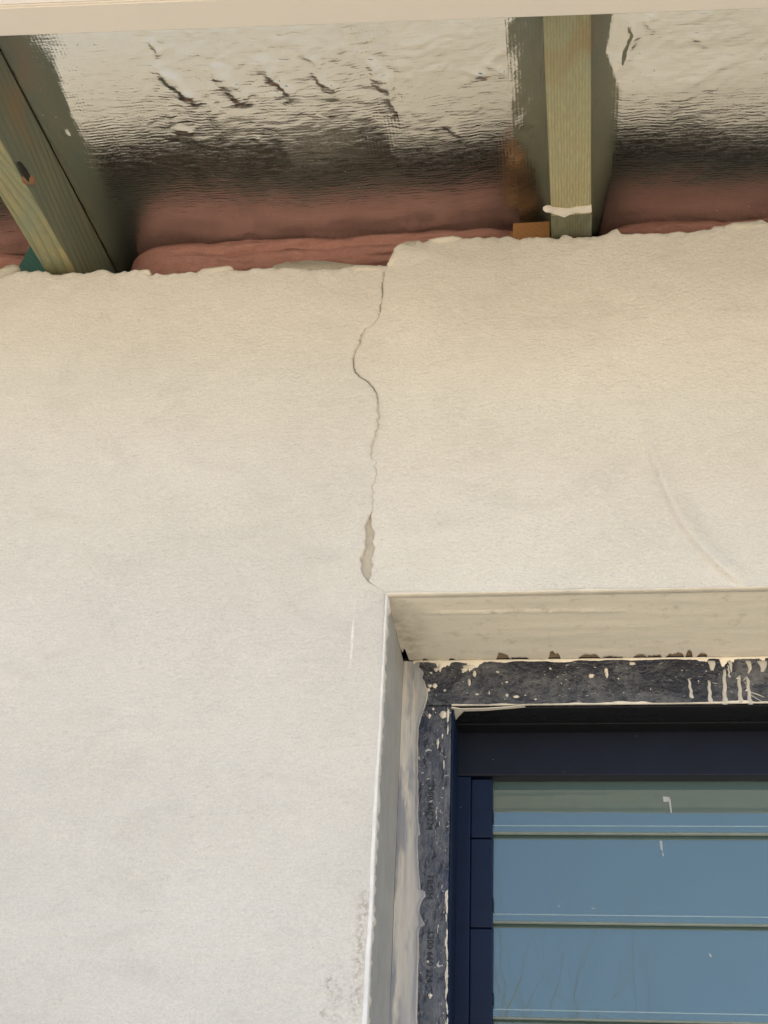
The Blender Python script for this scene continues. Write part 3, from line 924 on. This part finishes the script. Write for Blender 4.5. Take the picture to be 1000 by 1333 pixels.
# ------------------------------------------------------------------ rafters
SKEW = .0162                                  # the rafters run a degree out of square
def rafter(name, label, x0, x1, zb0, mat, h=.088, y0=-.335, y1=.40, side=None):
    th = thing(name, label, 'rafter', group=None)
    bm = bmesh.new()
    boxbm(bm, x0, x1, y0, y1, 0, h, .0022, 3)
    for v in bm.verts:
        v.co.z += zb0 + TH*v.co.y
        v.co.x += SKEW*v.co.y
    b = bmo('beam', bm, mat, th)
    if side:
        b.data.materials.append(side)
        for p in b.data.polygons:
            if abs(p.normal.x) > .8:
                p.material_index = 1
    return th
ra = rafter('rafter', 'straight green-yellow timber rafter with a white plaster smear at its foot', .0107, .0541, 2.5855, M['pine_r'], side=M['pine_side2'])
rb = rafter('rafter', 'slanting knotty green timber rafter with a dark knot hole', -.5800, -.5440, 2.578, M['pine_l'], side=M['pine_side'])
# plaster smear round the foot of the straight rafter
zr0 = 2.5855
pz = bmesh.new()
pts = [(707, 273), (712, 270.5), (725, 271.5), (740, 273), (752, 270.5), (770, 269), (770.5, 276), (760, 277.5), (750, 277), (742, 279.5), (735, 283), (726, 280), (717, 277), (710, 276)]
def on_raf(u, v, dz=0):
    d = _f + CR*((u-500)/FPX) - CU*((v-666.5)/FPX)
    # plane z = zr0 + TH*y - dz
    t_ = (zr0 - dz + TH*CP[1] - CP[2])/(d[2]-TH*d[1])
    return CP + d*t_
fv = [pz.verts.new(on_raf(u, v, .0022)) for u, v in pts]
f = pz.faces.new(fv)
r = bmesh.ops.extrude_face_region(pz, geom=[f])
for v in r['geom']:
    if isinstance(v, bmesh.types.BMVert):
        v.co.z += .004
bmesh.ops.recalc_face_normals(pz, faces=pz.faces[:])
bmo('plaster_smear', pz, M['splash'], ra)
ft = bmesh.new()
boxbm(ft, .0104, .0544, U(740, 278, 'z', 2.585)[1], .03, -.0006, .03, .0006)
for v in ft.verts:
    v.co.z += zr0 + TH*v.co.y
M['foot'] = wood_mat('dark_pine_end', (.15, .155, .095), (.08, .085, .05), (.22, .22, .17), 330, wav=.5, bands='X', wamt=.004)  # darker wood colour for the thin box over the rafter's end
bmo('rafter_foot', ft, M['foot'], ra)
# knot with its hole in the knotty rafter
kc = on_raf(32, 224)
d = _f + CR*((32-500)/FPX) - CU*((224-666.5)/FPX)
t_ = (2.578 + TH*CP[1] - CP[2])/(d[2]-TH*d[1])
kc = CP + d*t_
kx = kc[0]
def knot(rx, ry, dz, name, mat, par, sy=0.0):
    bm = bmesh.new()
    bmesh.ops.create_uvsphere(bm, u_segments=18, v_segments=10, radius=1)
    for v in bm.verts:
        k = 1 + .45*noise.noise(v.co*1.9+Vector((sy*300, 0, 3)))
        v.co = Vector((kx + v.co.x*rx*k, kc[1] + sy + v.co.y*ry*k, 2.578 + TH*(kc[1]+sy+v.co.y*ry*k) + v.co.z*dz))
    return bmo(name, bm, mat, par, True)
M['knot'] = flat('red_brown_knot', (.19, .10, .045), .6, .0006)
M['hole'] = flat('black_hole', (.006, .005, .004), .9)
kn = knot(.0066, .0085, .0006, 'knot', M['knot'], rb, .012)
knot(.0036, .0150, .0014, 'knot_hole', M['hole'], kn)

# ------------------------------------------------------------------ foil between the rafters
def foil(label, x0, x1, cl, cr, seed, lift=0.0, y0=-.36, y1=.30, amp=1.0, slope=.26, curved=False):
    """a sheet draped between two rafters; cl, cr = width of the turned-up strip at each side as a function of y"""
    ys = np.concatenate([np.linspace(y0, .10, 260), np.linspace(.11, y1, 12)])
    s = np.concatenate([np.linspace(0, 1, 70 if curved else 9)[:-1], np.linspace(1, 2, 240)[:-1], np.linspace(2, 3, 9)])
    YY, SS = np.meshgrid(ys, s, indexing='ij')
    L, Rr = cl(YY), cr(YY)
    X = np.where(SS < 1, x0 + SS*L, np.where(SS < 2, x0+L + (SS-1)*(x1-Rr-x0-L), x1-Rr + (SS-2)*Rr))
    q = np.clip(SS-1, 0, 1)
    w = x1-x0
    X = X + SKEW*YY
    Z = foil_z(YY) + lift
    Z = Z - np.where(SS < 1, slope*SS*L, np.where(SS < 2, slope*(L*(1-q)+Rr*q), slope*(3-SS)*Rr))
    if curved:                     # the sheet eases down from the rafter instead of folding
        Z = foil_z(YY) + lift - np.where(SS < 1, slope*L*(SS-.5*SS**2), slope*L*.5)*1.05 - np.where(SS > 2, 0, 0)
        Z = Z + np.where(SS > 1, .006*np.clip(SS-2, 0, 1)*0, 0)
    Z = Z - .006*4*q*(1-q)*(w/.5)
    # creases: long soft ones up the slope, short sharp ones running askew
    e = np.clip(np.minimum(q, 1-q)*8, .35*(SS < 1)*SS*curved, 1)
    a = fbm(X*1.0, YY*.45, X*0, 22, seed, 3)*.0010
    b = fbm(X*.9+YY*.7, YY*1.1-X*.3, X*0, 55, seed+5, 2)
    b = -np.abs(b)*.0008
    front = np.clip((-.02-YY)/.14, .12, 1)
    Z = Z + amp*(a*e + b*e*front*.9)
    Z = Z + fbm(X, X*0, X*0, 15, seed+31, 1)*.030*np.clip(-.02-YY, -.02, 1)*e      # the sheet sags unevenly between its fixings
    rc = random.Random(seed)
    small = []
    for _ in range(20 if x1-x0 > .3 else 0):
        cx_, cy_, an, ln_ = rc.uniform(x0, x1), rc.uniform(-.33, -.10), rc.gauss(-.55, .5), rc.uniform(.012, .045)
        small.append((cx_, cy_, cx_+ln_*math.sin(-an), cy_+ln_*math.cos(an), rc.uniform(.0004, .0012), rc.uniform(.003, .006)))
    for (xa, ya, xb_, yb_, hgt, wid) in list(creases.get(seed, ())) + small:
        dx, dy = xb_-xa, yb_-ya
        LL = math.hypot(dx, dy)
        t_ = ((X-xa)*dx+(YY-ya)*dy)/LL**2
        dd = ((X-xa)*dy-(YY-ya)*dx)/LL + fbm(X, YY, X*0, 55, seed+21, 3)*.0045
        Z = Z - hgt*np.exp(-(dd/wid)**2)*np.clip(1.3*np.sin(np.clip(t_, 0, 1)*math.pi), 0, 1)
    o = grid('foil_sheet', X, YY, Z, M['foil'], None, flip=True)
    tag(o, label, 'foil sheet', 'silver foil sheets under the roof')
    return o
def fp(u, v):
    d = _f + CR*((u-500)/FPX) - CU*((v-666.5)/FPX)
    t_ = (2.662 + TH*CP[1] - CP[2])/(d[2]-TH*d[1])
    return (CP + d*t_)[:2]
def cre(u0, v0, u1, v1, h, w):
    a, b = fp(u0, v0), fp(u1, v1)
    return (*a, *b, h, w)
creases = {
    41: [cre(192, 50, 212, 78, .0016, .004), cre(200, 80, 258, 140, .0024, .007), cre(278, 82, 325, 140, .0030, .008), cre(335, 70, 385, 135, .0026, .008), cre(395, 60, 440, 130, .0018, .006), cre(480, 70, 520, 150, .0022, .005), cre(60, 60, 110, 200, .0010, .01), cre(600, 120, 668, 60, .0010, .006)],
    47: [cre(830, 20, 812, 95, .0022, .004), cre(845, 15, 850, 45, .0014, .003), cre(880, 110, 960, 70, .0008, .008)],
}
seam = fp(669, 120)[0] - SKEW*fp(669, 120)[1]
foil('crinkled silver foil sheet between the knotty rafter and the straight rafter', -.5440, seam, lambda y: y*0+.10, lambda y: y*0+.004, 41, curved=True, slope=.005)
# narrow turned strip of foil beside the straight rafter
def strip(xa, xb_, za, zb_, y0, y1, seed, name_label):
    ys = np.linspace(y0, y1, 160)
    s = np.linspace(0, 1, 14)
    YY, SS = np.meshgrid(ys, s, indexing='ij')
    X = xa + SS*(xb_-xa) + SKEW*YY
    Z = foil_z(YY) + za + SS*(zb_-za) + fbm(X, YY*.6, X*0, 60, seed, 3)*.0007
    o = grid('foil_sheet', X, YY, Z, M['foil'], None, flip=True)
    tag(o, name_label, 'foil sheet', 'silver foil sheets under the roof')
strip(seam-.004, .0105, -.006, .003, -.36, .1, 61, 'narrow turned strip of foil against the left side of the straight rafter')
cy = np.array([fp(805, v)[1] for v in (14, 67, 118, 170, 215, 260, 300)])
cw = np.array([fp(u, v)[0] for u, v in ((800, 14), (789, 67), (812, 115), (806, 170), (800, 215), (788, 260), (783, 300))]) - .0541 - SKEW*cy
o_ = np.argsort(cy)
foil('crinkled silver foil sheet right of the straight rafter', .0541, .60, lambda y: np.interp(y, cy[o_], cw[o_]), lambda y: y*0+.02, 47)
foil('silver foil sheet left of the knotty rafter', -1.15, -.5800, lambda y: y*0+.02, lambda y: y*0+.02, 53)

# ------------------------------------------------------------------ pink batts over the wall
def batt(label, x0, x1, zlow, seed, ydep=.060, tilt=0.0):
    nx, ns = 150, 46
    xs = np.linspace(x0, x1, nx)
    ph = np.linspace(0, 1, ns)
    PH, XX = np.meshgrid(ph, xs, indexing='ij')
    # profile: under the foil, over the rounded nose, down the front, and undercut to the plate
    py = np.interp(PH, [0, .12, .30, .40, .52, .70, .82, .90, 1], [.40, .20, .092, .070, .060, .061, .066, .12, .24]) - .06 + ydep
    ztop_ = foil_z(py) - .002
    pz_ = np.interp(PH, [0, .12, .30, .40, .52, .70, .82, .90, 1], [1, 1, .985, .90, .72, .42, .16, 0, -.05])
    Z = zlow + pz_*(ztop_-zlow)
    ex = np.clip(np.minimum((XX-x0), (x1-XX))/.05, 0, 1)
    rnd = np.sqrt(1-(1-ex)**2)
    Y = py + (1-rnd)*.045 + fbm(XX, Z, PH*0, 24, seed, 3)*.0042 + fbm(XX*.6, Z*1.5, PH*0, 50, seed+3, 2)*.0006
    Z = Z + fbm(XX, PH*0, PH*3, 18, seed+8, 2)*.0026*(PH > .3)
    Y = Y + .006*np.exp(-((PH-.62)/.03)**2)*np.clip(fbm(XX, XX*0, XX*0, 9, seed+2, 2)+.5, 0, 1)
    o = grid('insulation_batt', XX, Y, Z, M['batt'], None, flip=False)
    tag(o, label, 'insulation', 'pink insulation batts on the wall top')
    return o
batt('long pink insulation batt on the wall between the two rafters', -.512, -.012, 2.603, 71)
batt('pink insulation batt on the wall right of the straight rafter', .062, .585, 2.603, 77, .068)
batt('pink insulation batt in the corner left of the knotty rafter', -1.14, -.592, 2.598, 83)

# ------------------------------------------------------------------ small timber
pl = bmesh.new(); boxbm(pl, -3.5, 3.9, .108, .22, 2.546, 2.5905, .002)
tag(bmo('top_plate', pl, M['plate']), 'grey-green timber plate along the wall top under the pink batts', 'timber')
bt = bmesh.new(); boxbm(bt, -3.5, 3.9, .0586, .1065, 2.546, 2.5605, .001)
tag(bmo('timber_batten', bt, M['batten']), 'brown batten lying along the wall top in front of the grey-green plate', 'timber')
px0, px1 = U(668, 300, 'y', .03)[0], U(716, 300, 'y', .03)[0]
zt = U(690, 289, 'y', .022)[2]
pk = bmesh.new(); boxbm(pk, px0, px1, .022, .064, 2.571, zt, .0008)
tag(bmo('timber_packer', pk, M['packer']), 'small orange-brown timber packer on the wall beside the straight rafter', 'timber block')
pk = bmesh.new(); boxbm(pk, px0-.006, .0095, .0655, .10, 2.572, foil_z(.06)-.02, .001)
tag(bmo('backing_board', pk, M['packer']), 'brown backing board standing behind the small timber packer', 'board')
tx0, tx1 = U(20, 340, 'y', .04)[0], U(64, 340, 'y', .04)[0]
tb = bmesh.new(); boxbm(tb, tx0, tx1+.03, .042, .09, 2.55, U(30, 318, 'y', .042)[2], .001)
for v in tb.verts:
    v.co.x += (v.co.z-2.6)*.25
tag(bmo('blocking_piece', tb, M['teal']), 'dark teal timber block behind the foot of the knotty rafter', 'timber block')

# ------------------------------------------------------------------ fascia and gutter
fa = thing('fascia_board', 'pale cream fascia board along the eave, seen from below', 'fascia')
ybl, ybr = -.355, -.372
A = U(0, 48, 'y', ybl); B = U(1000, 12, 'y', ybr)
A2 = U(0, 8.5, 'z', A[2]); B2 = A2 + (B-A)
dirx = (B-A)/(B[0]-A[0])
dep = A2 - (A + dirx*(A2[0]-A[0]))
yw = abs(dep[1])
def along(x, y_off, z_off):
    p = A + dirx*(x-A[0])
    return (p[0], p[1]+y_off, p[2]+z_off)
def prism(name, prof, x0, x1, mat, parent, bev=.0):
    bm = bmesh.new()
    a = [bm.verts.new(along(x0, *p)) for p in prof]; b = [bm.verts.new(along(x1, *p)) for p in prof]
    nn = len(prof)
    for i in range(nn):
        bm.faces.new((a[i], b[i], b[(i+1) % nn], a[(i+1) % nn]))
    bm.faces.new(a[::-1]); bm.faces.new(b)
    bmesh.ops.recalc_face_normals(bm, faces=bm.faces[:])
    if bev:
        bmesh.ops.bevel(bm, geom=bm.edges[:], offset=bev, segments=2, affect='EDGES')
    return bmo(name, bm, mat, parent)
prism('board', [(0, 0), (-yw, 0), (-yw, .20), (0, .20)], -3.5, 3.9, M['fascia'], fa, .0015)
for u, v, r_ in ((565, 7, 2.2), (677, 14, 2.6), (662, 4, 1.5)):
    sp = bmesh.new()
    p = U(u, v, 'z', A[2]+(B[2]-A[2])*u/1000)
    dab(p[0], p[1], p[2], r_*.0008, r_*.0008, .0006, 0, 'z')
    bmo('plaster_spot', sp, M['bead'], fa, True)
gu = thing('roof_gutter', 'white gutter edge fixed outside the cream fascia board', 'gutter')
prism('trough', [(-yw-.0005, .0035), (-yw-.115, .006), (-yw-.120, .10), (-yw-.112, .10), (-yw-.108, .012), (-yw-.004, .010), (-yw-.0005, .12)], -3.5, 3.9, M['gutter'], gu, 0)

# ------------------------------------------------------------------ bare trees that the glass mirrors
def bare_tree(x, y, h, seed, label):
    th = thing('bare_tree', label, 'tree', group='bare trees across the yard')
    rr = random.Random(seed)
    tb, cb = bmesh.new(), bmesh.new()
    def limb(bm, p, d, L, r, depth):
        n_ = 4
        prev = None
        sides = 5 if depth < 2 else 3
        q = p.copy(); dd = d.copy()
        pts = []
        for i in range(n_+1):
            pts.append((q.copy(), r*(1-.55*i/n_)))
            dd = (dd + Vector((rr.uniform(-1, 1), rr.uniform(-1, 1), rr.uniform(-.2, .6)))*.13).normalized()
            q = q + dd*(L/n_)
        for (c, rad_) in pts:
            ax = d.orthogonal().normalized(); ay = d.cross(ax)
            ring = [bm.verts.new(c + (ax*math.cos(6.283*k/sides) + ay*math.sin(6.283*k/sides))*rad_) for k in range(sides)]
            if prev:
                for k in range(sides):
                    bm.faces.new((prev[k], prev[(k+1) % sides], ring[(k+1) % sides], ring[k]))
            prev = ring
        if depth < 4:
            nb = 8 if depth == 0 else 5
            for k in range(nb):
                i = rr.randint(1, n_) if depth else rr.randint(2, n_)
                c, r2 = pts[i]
                nd = (dd*1.1 + Vector((rr.uniform(-1, 1), rr.uniform(-1, 1), rr.uniform(.3, 1.3)))).normalized()
                limb(cb, c, nd, L*rr.uniform(.45, .65), r2*.45, depth+1)
    limb(tb, Vector((x, y, -.05)), Vector((0, 0, 1)), h*.5, h*.0095, 0)
    bmo('trunk', tb, M['bark'], th)
    bmo('crown', cb, M['bark'], th)
    return th
bare_tree(-.75, -9.0, 7.9, 3, 'tall bare tree mirrored at the left end of the glass blade')
bare_tree(.0, -9.6, 7.5, 8, 'bare tree mirrored next to the tallest one in the glass')
bare_tree(.75, -10.2, 6.9, 14, 'smallest bare tree mirrored furthest right in the glass')
